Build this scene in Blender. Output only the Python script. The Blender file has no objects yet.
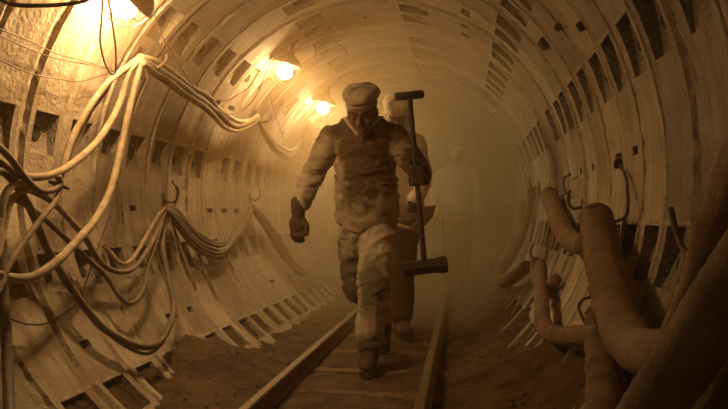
import bpy, bmesh, math, random
from mathutils import Vector, Matrix, noise

SC = bpy.context.scene
COL = SC.collection

# ------------------------------------------------------------------ camera
F_PX = 708.0
CAM = Vector((0.0, 0.0, 0.92))
YAW = math.atan(98 / F_PX)
PITCH = math.atan(13.5 / math.hypot(F_PX, 98))
cd = bpy.data.cameras.new('camera')
cd.sensor_width = 36.0
cd.lens = 36.0 * F_PX / 728
cd.clip_start = 0.02
cd.dof.use_dof = False
cam = bpy.data.objects.new('camera', cd)
COL.objects.link(cam)
cam.location = CAM
cam.rotation_euler = (math.pi / 2 + PITCH, 0, YAW)
SC.camera = cam
CAMR = cam.rotation_euler.to_matrix()

# ------------------------------------------------------------------ world, exposure
w = bpy.data.worlds.new('world')
SC.world = w
w.use_nodes = True
w.node_tree.nodes['Background'].inputs[0].default_value = (0.9, 0.6, 0.3, 1)
w.node_tree.nodes['Background'].inputs[1].default_value = 0.006
SC.view_settings.view_transform = 'Standard'
SC.view_settings.look = 'None'
SC.view_settings.gamma = 1
SC.view_settings.use_curve_mapping = False
SC.view_settings.exposure = -0.4
SC.cycles.volume_bounces = 2
SC.cycles.max_bounces = 7
SC.cycles.use_denoising = True

WARM = (1.0, 0.58, 0.225)
LAMP_W = 100.0
AX, AZ, R = -0.62, 1.10, 1.33          # tunnel axis and lining radius


# ------------------------------------------------------------------ small helpers
def ray(px, py):
    d = Vector(((px - 364) / F_PX, (204.5 - py) / F_PX, -1.0))
    return CAMR @ d


def at(px, py, Y):
    d = ray(px, py)
    return CAM + d * (Y / d.y)


def wp(px, py, off=0.05):
    """point where the sight line meets the cylinder of radius R-off"""
    d = ray(px, py)
    rr = R - off
    ox, oz = CAM.x - AX, CAM.z - AZ
    a = d.x * d.x + d.z * d.z
    b = 2 * (d.x * ox + d.z * oz)
    c = ox * ox + oz * oz - rr * rr
    t = (-b + math.sqrt(max(0, b * b - 4 * a * c))) / (2 * a)
    return CAM + d * t


def cyl(th, r, y):
    t = math.radians(th)
    return Vector((AX + r * math.cos(t), y, AZ + r * math.sin(t)))


def link(name, bm, mat=None, parent=None, smooth=True):
    me = bpy.data.meshes.new(name)
    bmesh.ops.recalc_face_normals(bm, faces=bm.faces[:])
    bm.to_mesh(me)
    bm.free()
    o = bpy.data.objects.new(name, me)
    COL.objects.link(o)
    if mat:
        for m in (mat if isinstance(mat, (list, tuple)) else [mat]):
            me.materials.append(m)
    if smooth:
        for p in me.polygons:
            p.use_smooth = True
    if parent:
        o.parent = parent
    return o


def tag(o, label=None, cat=None, group=None, kind=None):
    if label: o['label'] = label
    if cat: o['category'] = cat
    if group: o['group'] = group
    if kind: o['kind'] = kind
    return o


def empty(name, loc, rot=(0, 0, 0)):
    o = bpy.data.objects.new(name, None)
    o.empty_display_size = 0.1
    COL.objects.link(o)
    o.location = loc
    o.rotation_euler = rot
    return o


def recenter(o, loc):
    """move origin of a mesh object to loc keeping it in place"""
    loc = Vector(loc)
    o.data.transform(Matrix.Translation(-loc))
    o.location = loc
    return o


def frame(d):
    d = d.normalized()
    up = Vector((0, 0, 1)) if abs(d.z) < 0.95 else Vector((1, 0, 0))
    a = d.cross(up).normalized()
    return a, a.cross(d).normalized()


def spline(pts, n=8):
    P = [Vector(p) for p in pts]
    if len(P) == 2:
        return [P[0].lerp(P[1], i / n) for i in range(n + 1)]
    P = [P[0] * 2 - P[1]] + P + [P[-1] * 2 - P[-2]]
    out = []
    for i in range(1, len(P) - 2):
        p0, p1, p2, p3 = P[i - 1:i + 3]
        for k in range(n):
            t = k / n
            out.append(0.5 * ((2 * p1) + (p2 - p0) * t + (2 * p0 - 5 * p1 + 4 * p2 - p3) * t * t + (3 * p1 - p0 - 3 * p2 + p3) * t ** 3))
    out.append(P[-2].copy())
    return out


def tube(bm, path, r, seg=8, mi=0, wob=0.0, seed=0.0, flat=1.0, cap=True, hollow=False):
    """swept tube; r is a number or a function of 0..1"""
    rings = []
    n = len(path)
    a = None
    for i, p in enumerate(path):
        d = (path[min(i + 1, n - 1)] - path[max(i - 1, 0)])
        if d.length < 1e-9: d = Vector((0, 1, 0))
        d.normalize()
        if a is None:
            a, b = frame(d)
        else:
            a = (a - d * a.dot(d)).normalized()
            b = a.cross(d).normalized()
        rr = r(i / (n - 1)) if callable(r) else r
        vs = []
        for k in range(seg):
            t = 2 * math.pi * k / seg
            q = rr * (1 + wob * noise.noise(Vector((math.cos(t) * 1.5 + seed, math.sin(t) * 1.5, 0)) + p * 9))
            vs.append(bm.verts.new(p + a * math.cos(t) * q + b * math.sin(t) * q * flat))
        rings.append(vs)
    for i in range(n - 1):
        for k in range(seg):
            f = bm.faces.new((rings[i][k], rings[i][(k + 1) % seg], rings[i + 1][(k + 1) % seg], rings[i + 1][k]))
            f.material_index = mi
    if cap:
        bm.faces.new(rings[0][::-1]).material_index = mi
        bm.faces.new(rings[-1]).material_index = mi
    return rings


def box(bm, c, s, rot=None, mi=0, bev=0.0):
    r = bmesh.ops.create_cube(bm, size=1)
    vs = r['verts']
    for v in vs:
        v.co = Vector((v.co.x * s[0], v.co.y * s[1], v.co.z * s[2]))
    if bev:
        es = list({e for v in vs for e in v.link_edges})
        rb = bmesh.ops.bevel(bm, geom=es, offset=bev, segments=2, affect='EDGES')
        vs = list({v for f in rb['faces'] for v in f.verts} | {v for v in vs if v.is_valid})
    M = rot if rot is not None else Matrix.Identity(3)
    for v in vs:
        v.co = M @ v.co + Vector(c)
    for f in {f for v in vs for f in v.link_faces}:
        f.material_index = mi
    return vs


def lathe(bm, prof, c, axis=Vector((0, 0, 1)), seg=16, mi=0):
    a, b = frame(axis)
    ax = axis.normalized()
    c = Vector(c)
    rings = []
    for (r, h) in prof:
        if r < 1e-5:
            rings.append([bm.verts.new(c + ax * h)])
        else:
            rings.append([bm.verts.new(c + ax * h + a * r * math.cos(2 * math.pi * k / seg) + b * r * math.sin(2 * math.pi * k / seg)) for k in range(seg)])
    for i in range(len(rings) - 1):
        A, B = rings[i], rings[i + 1]
        for k in range(seg):
            k2 = (k + 1) % seg
            if len(A) == 1 and len(B) > 1: f = bm.faces.new((A[0], B[k], B[k2]))
            elif len(B) == 1 and len(A) > 1: f = bm.faces.new((A[k], A[k2], B[0]))
            elif len(A) > 1: f = bm.faces.new((A[k], A[k2], B[k2], B[k]))
            else: continue
            f.material_index = mi


# ------------------------------------------------------------------ materials
def material(name, c1, c2=None, scale=6.0, rough=0.85, bump=0.3, bscale=60.0, metal=0.0, dist=0.01, detail=6.0, extra=None):
    m = bpy.data.materials.new(name)
    m.use_nodes = True
    nt = m.node_tree
    N, L = nt.nodes, nt.links
    bs = N['Principled BSDF']
    bs.inputs['Roughness'].default_value = rough
    bs.inputs['Metallic'].default_value = metal
    tc = N.new('ShaderNodeTexCoord')
    n1 = N.new('ShaderNodeTexNoise')
    n1.inputs['Scale'].default_value = scale
    n1.inputs['Detail'].default_value = detail
    n1.inputs['Roughness'].default_value = 0.65
    L.new(tc.outputs['Object'], n1.inputs['Vector'])
    rp = N.new('ShaderNodeValToRGB')
    rp.color_ramp.elements[0].position = 0.35
    rp.color_ramp.elements[1].position = 0.65
    rp.color_ramp.elements[0].color = (*(c2 or c1), 1)
    rp.color_ramp.elements[1].color = (*c1, 1)
    L.new(n1.outputs['Fac'], rp.inputs['Fac'])
    col = rp.outputs['Color']
    if bump:
        n2 = N.new('ShaderNodeTexNoise')
        n2.inputs['Scale'].default_value = bscale
        n2.inputs['Detail'].default_value = 5
        L.new(tc.outputs['Object'], n2.inputs['Vector'])
        bp = N.new('ShaderNodeBump')
        bp.inputs['Strength'].default_value = bump
        bp.inputs['Distance'].default_value = dist
        L.new(n2.outputs['Fac'], bp.inputs['Height'])
        L.new(bp.outputs['Normal'], bs.inputs['Normal'])
    if extra:
        col = extra(N, L, tc, col)
    L.new(col, bs.inputs['Base Color'])
    return m


def mixer(N, L, fac, a, b, mode='MIX'):
    mx = N.new('ShaderNodeMix')
    mx.data_type = 'RGBA'
    mx.blend_type = mode
    if hasattr(fac, 'links') or isinstance(fac, bpy.types.NodeSocket): L.new(fac, mx.inputs[0])
    else: mx.inputs[0].default_value = fac
    for s, v in ((6, a), (7, b)):
        if isinstance(v, bpy.types.NodeSocket): L.new(v, mx.inputs[s])
        else: mx.inputs[s].default_value = (*v, 1)
    return mx.outputs[2]


def mth(N, L, op, a, b=None, c=None, clamp=False):
    n = N.new('ShaderNodeMath')
    n.operation = op
    n.use_clamp = clamp
    for i, v in enumerate((a, b, c)):
        if v is None: continue
        if isinstance(v, bpy.types.NodeSocket): L.new(v, n.inputs[i])
        else: n.inputs[i].default_value = v
    return n.outputs[0]


PITCH_Y = 0.32
Y0 = -1.60


def lining_extra(N, L, tc, col):
    sp = N.new('ShaderNodeSeparateXYZ')
    L.new(tc.outputs['Object'], sp.inputs[0])
    # each ring of segments was cast from its own batch
    k = mth(N, L, 'FLOOR', mth(N, L, 'DIVIDE', mth(N, L, 'SUBTRACT', sp.outputs['Y'], Y0), PITCH_Y))
    wn = N.new('ShaderNodeTexWhiteNoise')
    wn.noise_dimensions = '1D'
    L.new(k, wn.inputs['W'])
    tint = mth(N, L, 'MULTIPLY_ADD', wn.outputs['Value'], 0.35, 0.8)
    cb = N.new('ShaderNodeCombineXYZ')
    for i in range(3): L.new(tint, cb.inputs[i])
    col = mixer(N, L, 1.0, col, cb.outputs[0], 'MULTIPLY')
    # smeared grout and rust runs
    mp = N.new('ShaderNodeMapping')
    mp.inputs['Scale'].default_value = (1.2, 9.0, 1.2)
    L.new(tc.outputs['Object'], mp.inputs[0])
    n = N.new('ShaderNodeTexNoise')
    n.inputs['Scale'].default_value = 2.2
    n.inputs['Detail'].default_value = 8
    n.inputs['Roughness'].default_value = 0.7
    L.new(mp.outputs[0], n.inputs['Vector'])
    f = mth(N, L, 'MULTIPLY_ADD', n.outputs['Fac'], 4.0, -1.9, clamp=True)
    col = mixer(N, L, mth(N, L, 'MULTIPLY', f, 0.75), col, (0.16, 0.105, 0.06))
    # pits
    v = N.new('ShaderNodeTexVoronoi')
    v.inputs['Scale'].default_value = 26
    L.new(tc.outputs['Object'], v.inputs['Vector'])
    pit = mth(N, L, 'LESS_THAN', v.outputs['Distance'], 0.10)
    return mixer(N, L, mth(N, L, 'MULTIPLY', pit, 0.6), col, (0.12, 0.08, 0.05))


M = {}
M['lining'] = material('lining concrete', (0.47, 0.40, 0.30), (0.29, 0.23, 0.16), 2.6, 0.9, 0.6, 45, dist=0.012, extra=lining_extra)
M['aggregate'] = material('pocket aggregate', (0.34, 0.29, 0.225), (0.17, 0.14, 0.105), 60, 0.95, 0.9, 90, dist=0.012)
M['grout'] = material('joint grout', (0.52, 0.45, 0.35), (0.26, 0.20, 0.14), 22, 0.95, 0.8, 70, dist=0.008)
M['hole'] = material('bolt hole shade', (0.015, 0.012, 0.010), None, 10, 0.9, 0)  # near-black paints the shade inside the hole
M['dirt'] = material('packed dirt', (0.125, 0.073, 0.034), (0.045, 0.027, 0.013), 5, 0.97, 1.0, 38, dist=0.03)
M['clod'] = material('dirt clod', (0.14, 0.085, 0.045), (0.08, 0.048, 0.025), 12, 0.97, 0.8, 60)
M['rail'] = material('rail steel', (0.22, 0.135, 0.075), (0.13, 0.075, 0.04), 9, 0.6, 0.4, 80, metal=0.35)
M['railtop'] = material('worn rail head', (0.24, 0.165, 0.10), (0.16, 0.105, 0.06), 12, 0.42, 0.2, 60, metal=0.5)
M['sleeper'] = material('sleeper wood', (0.19, 0.115, 0.06), (0.11, 0.065, 0.034), 14, 0.95, 0.8, 50)
M['cable_pale'] = material('dusty pale cable', (0.46, 0.37, 0.25), (0.28, 0.21, 0.13), 18, 0.75, 0.4, 90)
M['cable_dark'] = material('dark rubber cable', (0.10, 0.075, 0.052), (0.19, 0.14, 0.09), 16, 0.6, 0.3, 90)
M['cable_brown'] = material('brown dusty cable', (0.27, 0.20, 0.13), (0.14, 0.10, 0.065), 18, 0.7, 0.4, 90)
M['wire'] = material('thin wire', (0.10, 0.075, 0.05), None, 20, 0.6, 0)
M['wire_pale'] = material('pale thin wire', (0.5, 0.42, 0.3), None, 20, 0.6, 0)
M['iron'] = material('rusty hook iron', (0.13, 0.09, 0.06), (0.06, 0.042, 0.03), 25, 0.7, 0.5, 80, metal=0.4)
M['hose'] = material('canvas hose', (0.27, 0.18, 0.11), (0.16, 0.10, 0.06), 9, 0.9, 0.6, 120, dist=0.006)
M['hose_dark'] = material('dirty canvas hose', (0.20, 0.135, 0.085), (0.11, 0.072, 0.044), 8, 0.9, 0.6, 120, dist=0.006)
M['enamel'] = material('lamp shade enamel', (0.30, 0.22, 0.13), (0.18, 0.12, 0.07), 20, 0.5, 0.2, 60, metal=0.2)
M['skin'] = material('skin', (0.20, 0.10, 0.062), (0.11, 0.058, 0.036), 14, 0.65, 0.3, 120, dist=0.002)
M['hair'] = material('dark hair', (0.03, 0.02, 0.015), None, 30, 0.8, 0.5, 200)
M['glove'] = material('dirty work glove', (0.075, 0.048, 0.03), (0.04, 0.027, 0.017), 25, 0.95, 0.5, 200, dist=0.003)
M['boot'] = material('muddy boot', (0.09, 0.058, 0.034), (0.045, 0.03, 0.018), 16, 0.85, 0.5, 90, dist=0.004)
M['sole'] = material('boot sole', (0.05, 0.033, 0.022), None, 16, 0.9, 0.5, 90)
M['cap'] = material('dusty white cap', (0.50, 0.42, 0.31), (0.36, 0.29, 0.20), 16, 0.95, 0.4, 220, dist=0.002)
M['wood'] = material('tool wood', (0.05, 0.030, 0.018), (0.03, 0.018, 0.011), 20, 0.7, 0.3, 90)
M['wood_pale'] = material('pale tool wood', (0.38, 0.25, 0.14), (0.27, 0.17, 0.09), 20, 0.8, 0.3, 90)
M['tool'] = material('tool steel', (0.045, 0.030, 0.020), (0.028, 0.019, 0.013), 20, 0.65, 0.5, 70, metal=0.3)


def emis(name, col, s):
    m = bpy.data.materials.new(name)
    m.use_nodes = True
    b = m.node_tree.nodes['Principled BSDF']
    b.inputs['Base Color'].default_value = (0.9, 0.8, 0.6, 1)
    b.inputs['Emission Color'].default_value = (*col, 1)
    b.inputs['Emission Strength'].default_value = s
    return m


M['bulb'] = emis('lit bulb', (1.0, 0.72, 0.38), 60)
g = bpy.data.materials.new('clear glass')
g.use_nodes = True
g.node_tree.nodes['Principled BSDF'].inputs['Transmission Weight'].default_value = 1
g.node_tree.nodes['Principled BSDF'].inputs['Roughness'].default_value = 0.08
M['glass'] = g

# ------------------------------------------------------------------ tunnel lining
ROWS = [  # joint angle at the deep end, other end
    (-38.0, -47.0), (-9.0, -18.0), (25.0, 15.5), (51.0, 42.5), (82.0, 73.0),
    (106.0, 115.0), (134.0, 143.0), (166.5, 175.0), (195.0, 203.0), (223.5, 232.0)]
SLOTS = [(62.5, 59.5, 0.5), (184.5, 186.0, 0.4), (149.0, 150.5, 0.35), (5.0, 3.4, 0.4), (214.0, 215.6, 0.4), (95.0, 93.6, 0.3), (-27.0, -28.5, 0.3)]
YC = [0.0, 0.016, 0.032, 0.075, 0.12, 0.20, 0.262, 0.295, 0.32]
NR = 68
DEPTH = 0.09


def wobble(th, y):
    p = Vector((math.cos(math.radians(th)) * 3.1, y * 3.3, math.sin(math.radians(th)) * 3.1))
    return 0.006 * noise.noise(p) + 0.0035 * noise.noise(p * 4.1)


def pdepth(dep, u):
    """depth of a bolt pocket at its two sides: a skewed ramp"""
    return dep * (1.15 - 0.95 * u), dep * (0.60 - 0.42 * u)


def build_lining(name, t0, t1, seed):
    rnd = random.Random(seed)
    edges = {t0, t1}
    rows = [r for r in ROWS if t0 <= min(r) and max(r) <= t1]
    slots = [s for s in SLOTS if t0 <= min(s[:2]) and max(s[:2]) <= t1]
    for r in rows: edges |= {r[0], r[1]}
    for s in slots: edges |= {s[0], s[1]}
    for r in rows:   # longitudinal joint just beyond the deep end
        sgn = 1 if r[0] > r[1] else -1
        edges |= {r[0] + sgn * 0.25, r[0] + sgn * 0.75}
    jset = {round(min(r[0] + (1 if r[0] > r[1] else -1) * 0.25, r[0] + (1 if r[0] > r[1] else -1) * 0.75), 3) for r in rows}
    E = sorted(edges)
    T = []
    for a, b in zip(E[:-1], E[1:]):
        n = max(1, int(math.ceil((b - a) / 2.3)))
        T += [a + (b - a) * i / n for i in range(n)]
    T.append(t1)
    bm = bmesh.new()
    for k in range(NR):
        yb = Y0 + k * PITCH_Y
        stepr = rnd.uniform(-0.007, 0.007) + (0.004 if k % 2 else -0.004)
        rag = rnd.random() * 100
        V = {}

        def vert(i, j):
            if (i, j) not in V:
                th, y = T[i], yb + YC[j]
                d = stepr + wobble(th, y)
                if j in (1,):
                    d += 0.018 + 0.014 * noise.noise(Vector((th * 0.6, rag, 0)))
                elif j in (0, 8):
                    d = 0.012 * noise.noise(Vector((th * 0.5, yb * 7 if j == 0 else (yb + PITCH_Y) * 7, 3)))
                elif j in (2, 7):
                    d -= 0.004
                    y += 0.006 * noise.noise(Vector((th * 0.7, rag, 9)))
                V[i, j] = bm.verts.new(cyl(th, R + d, y))
            return V[i, j]
        skip = set()
        pk = []
        for (a, b) in rows:
            if rnd.random() < 0.04: continue
            lo, hi = min(a, b), max(a, b)
            ii = [i for i, t in enumerate(T) if lo - 1e-4 <= t <= hi + 1e-4]
            for i in ii[:-1]:
                for j in (3, 4, 5): skip.add((i, j))
            pk.append((a, b, ii, DEPTH * rnd.uniform(0.8, 1.15), 3, 6, True))
        for (a, b, pr) in slots:
            if rnd.random() > pr: continue
            lo, hi = min(a, b), max(a, b)
            ii = [i for i, t in enumerate(T) if lo - 1e-4 <= t <= hi + 1e-4]
            js = (4,) if rnd.random() < 0.6 else (4, 5)
            for i in ii[:-1]:
                for j in js: skip.add((i, j))
            pk.append((a, b, ii, 0.04, js[0], js[-1] + 1, False))
        for i in range(len(T) - 1):
            for j in range(8):
                if (i, j) in skip: continue
                f = bm.faces.new((vert(i, j), vert(i + 1, j), vert(i + 1, j + 1), vert(i, j + 1)))
                f.material_index = 1 if (j in (0, 1) or round(T[i], 3) in jset) else 0
        for (a, b, ii, dep, j0, j1, hole) in pk:
            inner = []
            for i in ii:
                u = abs(T[i] - a) / abs(b - a)
                dA, dB = pdepth(dep, u) if hole else (dep, dep)
                inset = 0.006
                A = bm.verts.new(cyl(T[i], R + dA, yb + YC[j0] + inset))
                B = bm.verts.new(cyl(T[i], R + dB, yb + YC[j1] - inset))
                inner.append((A, B))
            for q in range(len(ii) - 1):
                i = ii[q]
                A0, B0 = inner[q]; A1, B1 = inner[q + 1]
                for vs in ((A0, B0, B1, A1), (vert(i, j0), A0, A1, vert(i + 1, j0)), (vert(i, j1), B0, B1, vert(i + 1, j1))):
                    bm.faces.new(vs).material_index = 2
            for q in (0, -1):
                vs = [vert(ii[q], jj) for jj in range(j0, j1 + 1)] + [inner[q][1], inner[q][0]]
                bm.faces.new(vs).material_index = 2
            if hole:
                uu, rr, yy = 0.50, 0.034, 0.1685 + rnd.uniform(-.01, .01)
                fp = lambda u_, y_: cyl(a + (b - a) * u_, R - 0.012 + pdepth(dep, u_)[0] + (pdepth(dep, u_)[1] - pdepth(dep, u_)[0]) * (y_ - YC[j0]) / (YC[j1] - YC[j0]), yb + y_)
                c = fp(uu, yy)
                e1 = (fp(uu + .05, yy) - c).normalized()
                e2 = (fp(uu, yy + .01) - c).normalized()
                nn = (Vector((AX, c.y, AZ)) - c).normalized()
                vs = [bm.verts.new(c + e1 * rr * math.cos(m * math.pi / 7) + e2 * rr * math.sin(m * math.pi / 7)) for m in range(14)]
                lo_ = [bm.verts.new(v.co - nn * .03) for v in vs]
                bm.faces.new(vs).material_index = 3  # solid disc above the pocket floor, the hole's shade put into its colour
                for m in range(14): bm.faces.new((vs[m], vs[(m + 1) % 14], lo_[(m + 1) % 14], lo_[m])).material_index = 3
    me = bpy.data.meshes.new(name)
    bm.normal_update()
    # face towards the axis
    for f in bm.faces:
        if f.material_index in (0, 1):
            c = f.calc_center_median()
            if f.normal.dot(Vector((AX - c.x, 0, AZ - c.z))) < 0: f.normal_flip()
    bm.to_mesh(me); bm.free()
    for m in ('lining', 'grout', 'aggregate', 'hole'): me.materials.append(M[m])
    o = bpy.data.objects.new(name, me)
    COL.objects.link(o)
    o['kind'] = 'structure'
    return o


build_lining('wall_right', -88.0, 57.0, 1)
build_lining('ceiling', 57.0, 123.0, 2)
build_lining('wall_left', 123.0, 268.0, 3)
YE = Y0 + NR * PITCH_Y
bm = bmesh.new()
for k in range(40):
    pass
vs = [bm.verts.new(cyl(k * 9, R + 0.12, YE)) for k in range(40)]
bm.faces.new(vs)
tag(link('wall_end', bm, M['lining'], smooth=False), kind='structure')


# ------------------------------------------------------------------ dirt floor
XL, XR = -1.47, 0.40


def ground(x, y):
    u = x - AX
    h = 0.0
    l = max(0.0, (-1.08 - x) / 0.39)
    h += 0.03 * l ** 1.3
    h += 0.14 * max(0.0, min(1.2, (-1.0 - x) / 0.45)) ** 1.3 * math.exp(-((y - 3.95) / 0.5) ** 2)
    r = max(0.0, (x + 0.05) / 0.45)
    h += 0.24 * r ** 1.2 + min(r, 1.2) * (0.09 * noise.noise(Vector((x * 3, y * 2.6, 20))) + 0.05 * noise.noise(Vector((x * 9, y * 9, 30))))
    h += 0.05 * min(l, 1.2) * noise.noise(Vector((x * 5, y * 4, 40)))
    n = noise.noise(Vector((x * 2.2, y * 2.2, 1.0))) * 0.030 + noise.noise(Vector((x * 7, y * 7, 4.0))) * 0.024 + noise.noise(Vector((x * 21, y * 21, 8))) * 0.012
    mid = 1.0 if (x < -1.02 or x > -0.1) else 0.40
    return h + n * mid


bm = bmesh.new()
ys = []
y = Y0
while y < YE:
    ys.append(y)
    y += 0.035 if 1.5 < y < 7 else 0.12
ys.append(YE)
nx = 64
G = []
for y in ys:
    row = []
    for i in range(nx + 1):
        x = XL - 0.12 + (XR + 0.20 - XL) * i / nx
        z = ground(x, y)
        # stay inside the lining
        rr = math.hypot(x - AX, z - AZ)
        if rr > R + 0.02:
            s = (R + 0.02) / rr
            z2 = AZ - math.sqrt(max(0, (R + 0.02) ** 2 - (x - AX) ** 2)) if abs(x - AX) < R else z
            z = max(z, z2) if z2 < z + .5 else z
        row.append(bm.verts.new((x, y, z)))
    G.append(row)
for a, b in zip(G[:-1], G[1:]):
    for i in range(nx):
        bm.faces.new((a[i], a[i + 1], b[i + 1], b[i]))
# small clods thrown up along the sides
rnd = random.Random(5)
for k in range(420):
    side = rnd.random() < 0.45
    x = rnd.uniform(-1.42, -1.0) if side else rnd.uniform(-0.12, 0.42)
    y = rnd.uniform(1.6, 8)
    s = rnd.uniform(0.003, 0.012) * (1.0 if rnd.random() < .9 else 1.7)
    r = bmesh.ops.create_icosphere(bm, subdivisions=1, radius=s)
    z = ground(x, y)
    for v in r['verts']:
        v.co = Vector((x, y, z + s * 0.25)) + Vector((v.co.x, v.co.y, v.co.z * .7)) * (1 + 0.5 * noise.noise(v.co * 90 + Vector((k, 0, 0))))
tag(link('floor', bm, M['dirt']), kind='structure')


# ------------------------------------------------------------------ track
def rail(xc, label, y0=Y0 + .02, y1=17.0):
    prof = [(-.038, 0), (.038, 0), (.038, .008), (.008, .016), (.007, .062), (.024, .070), (.024, .086), (.018, .092), (-.018, .092), (-.024, .086), (-.024, .070), (-.007, .062), (-.008, .016), (-.038, .008)]
    root = empty('rail', (xc, y0, 0.009))
    tag(root, label, 'rail', 'track rails')
    step = 4.0
    y = y0
    first = True
    bm = bmesh.new()
    y = y0
    secs = []
    while True:
        secs.append([bm.verts.new((px, y - y0, pz)) for px, pz in prof])
        if y >= y1: break
        y = min(y + 0.5, y1)
    n = len(prof)
    for a, b in zip(secs[:-1], secs[1:]):
        for i in range(n):
            f = bm.faces.new((a[i], a[(i + 1) % n], b[(i + 1) % n], b[i]))
            f.material_index = 1 if i in (6, 7, 8) else 0
    bm.faces.new(secs[0]); bm.faces.new(secs[-1][::-1])
    o = link('rail_bar', bm, [M['rail'], M['railtop']], root, smooth=False)
    return root


rail(-0.935, 'worn steel rail running along the left side of the track')
rail(-0.185, 'worn steel rail running along the right side of the track')
SL = []
for k in range(20):
    y = 1.75 + k * 0.62 + (0.05 if k % 3 == 0 else 0)
    bm = bmesh.new()
    rz = Matrix.Rotation(math.radians(random.Random(k).uniform(-3, 3)), 3, 'Z')
    vs = box(bm, (0, 0, 0), (0.96, 0.15, 0.09), rz, bev=0.012)
    for v in bm.verts:
        v.co.z += 0.008 * noise.noise(v.co * 6 + Vector((k * 3, 0, 0)))
    o = link('sleeper', bm, M['sleeper'], smooth=False)
    o.location = (-0.56, y, -0.043)
    lab = 'half-buried wooden sleeper, %s counted from the near end of the track' % 'first second third fourth fifth sixth seventh eighth ninth tenth eleventh twelfth thirteenth fourteenth fifteenth sixteenth seventeenth eighteenth nineteenth twentieth'.split()[k]
    tag(o, lab, 'railway sleeper', 'sleepers under the track')

# ------------------------------------------------------------------ dust haze
bm = bmesh.new()
lo, hi = [], []
for k in range(36):
    lo.append(bm.verts.new(cyl(k * 10, R + 0.14, Y0 - 0.05)))
    hi.append(bm.verts.new(cyl(k * 10, R + 0.14, YE - 0.02)))
for k in range(36):
    bm.faces.new((lo[k], lo[(k + 1) % 36], hi[(k + 1) % 36], hi[k]))
bm.faces.new(lo); bm.faces.new(hi[::-1])
hz = bpy.data.materials.new('dust haze')
hz.use_nodes = True
N, L = hz.node_tree.nodes, hz.node_tree.links
N.clear()
out = N.new('ShaderNodeOutputMaterial')
vsn = N.new('ShaderNodeVolumeScatter')
vsn.inputs['Color'].default_value = (0.72, 0.475, 0.235, 1)
vsn.inputs['Anisotropy'].default_value = 0.35
tc = N.new('ShaderNodeTexCoord')
sp = N.new('ShaderNodeSeparateXYZ')
L.new(tc.outputs['Object'], sp.inputs[0])
mr = N.new('ShaderNodeMapRange')
mr.interpolation_type = 'SMOOTHSTEP'
for i, v in ((1, 4.0), (2, 7.3), (3, 0.018), (4, 0.68)):
    mr.inputs[i].default_value = v
L.new(sp.outputs['Y'], mr.inputs[0])
# extra haze density under the crown, added to strengthen the lamp glow
zz = mth(N, L, 'MULTIPLY', mth(N, L, 'MAXIMUM', mth(N, L, 'SUBTRACT', sp.outputs['Z'], 1.55), 0.0), 0.30)
L.new(mth(N, L, 'ADD', mr.outputs[0], zz), vsn.inputs['Density'])
L.new(vsn.outputs[0], out.inputs['Volume'])
o = link('dust_haze', bm, hz)
tag(o, 'warm brown dust haze hanging in the air along the tunnel', 'haze', kind='stuff')


# ------------------------------------------------------------------ lamps
def lamp(c, label, power=LAMP_W, s=1.0, lean=0.40):
    """caged bulb under a small shade, hung from the crown"""
    root = empty('hanging_lamp', c, (0, lean, 0))
    tag(root, label, 'lamp', 'bulkhead lamps along the tunnel')
    Z = Vector((0, 0, 1))
    bm = bmesh.new()
    lathe(bm, [(0.0, 0.085), (0.022, 0.085), (0.026, 0.06), (0.050, 0.048), (0.076, 0.022), (0.080, 0.004), (0.076, 0.004), (0.049, 0.036), (0.02, 0.05), (0, 0.05)], (0, 0, 0), Z, 20)
    link('lamp_shade', bm, M['enamel'], root)
    bm = bmesh.new()
    lathe(bm, [(0, 0.045), (0.012, 0.04), (0.014, 0.015), (0.036, -0.012), (0.041, -0.032), (0.030, -0.058), (0, -0.070)], (0, 0, 0), Z, 14)
    link('bulb', bm, M['bulb'], root)
    bm = bmesh.new()
    for k in range(4):
        a = k * math.pi / 2 + .4
        e = Vector((math.cos(a), math.sin(a), 0))
        tube(bm, spline([e * .058 + Z * .03, e * .060 - Z * .03, e * .04 - Z * .078, -Z * .092], 4), 0.0018, 5)
    lathe(bm, [(.058, -.028), (.0605, -.030), (.058, -.032), (.0555, -.030), (.058, -.028)], (0, 0, 0), Z, 16)
    link('wire_cage', bm, M['wire'], root)
    bm = bmesh.new()
    tube(bm, spline([Z * .08, Vector((.012, 0, .11)), Vector((-.02, 0, .135)), Vector((-.055, 0, .13)), Vector((-.06, 0, .10)), Vector((-.085, 0, .085)), Vector((-.11, 0, .10))], 5), 0.005, 6)
    tube(bm, spline([Z * .11, Vector((.03, 0, .14)), Vector((.02, 0, .165)), Vector((-.005, 0, .15))], 5), 0.004, 6)
    link('hanger', bm, M['iron'], root)
    for ch in root.children: ch.scale = (1.5,) * 3
    ld = bpy.data.lights.new('lamp_light', 'POINT')
    ld.energy = power
    ld.color = WARM
    ld.shadow_soft_size = 0.072
    lo_ = bpy.data.objects.new('lamp_light', ld)
    COL.objects.link(lo_)
    lo_.parent = root
    lo_.location = (0, 0, -0.045)
    return root


lamp(wp(131, 0, 0.10), 'brightest caged lamp glowing at the top left near the camera', 310, lean=0.85)
lamp(wp(286, 66, 0.11), 'glowing caged lamp left above the leading man\'s head', 175, lean=0.25)
lamp(wp(324, 104, 0.12), 'glowing caged lamp just beside the leading man\'s cap', 150, lean=0.25)
c3 = wp(324, 104, 0.12)
lamp(wp(134, 3, 0.11) + Vector((0, -3.3, 0)), 'caged lamp on the left wall behind the viewer', 12, lean=0.2)
for k in range(1):
    lamp(c3 + Vector((0, 2.4 * (k + 1), 0)), ['fourth caged lamp, small in the haze behind the leading man\'s head', 'fifth caged lamp from the viewer, small in the haze', 'farthest caged lamp in the haze'][k], 75)

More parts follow.
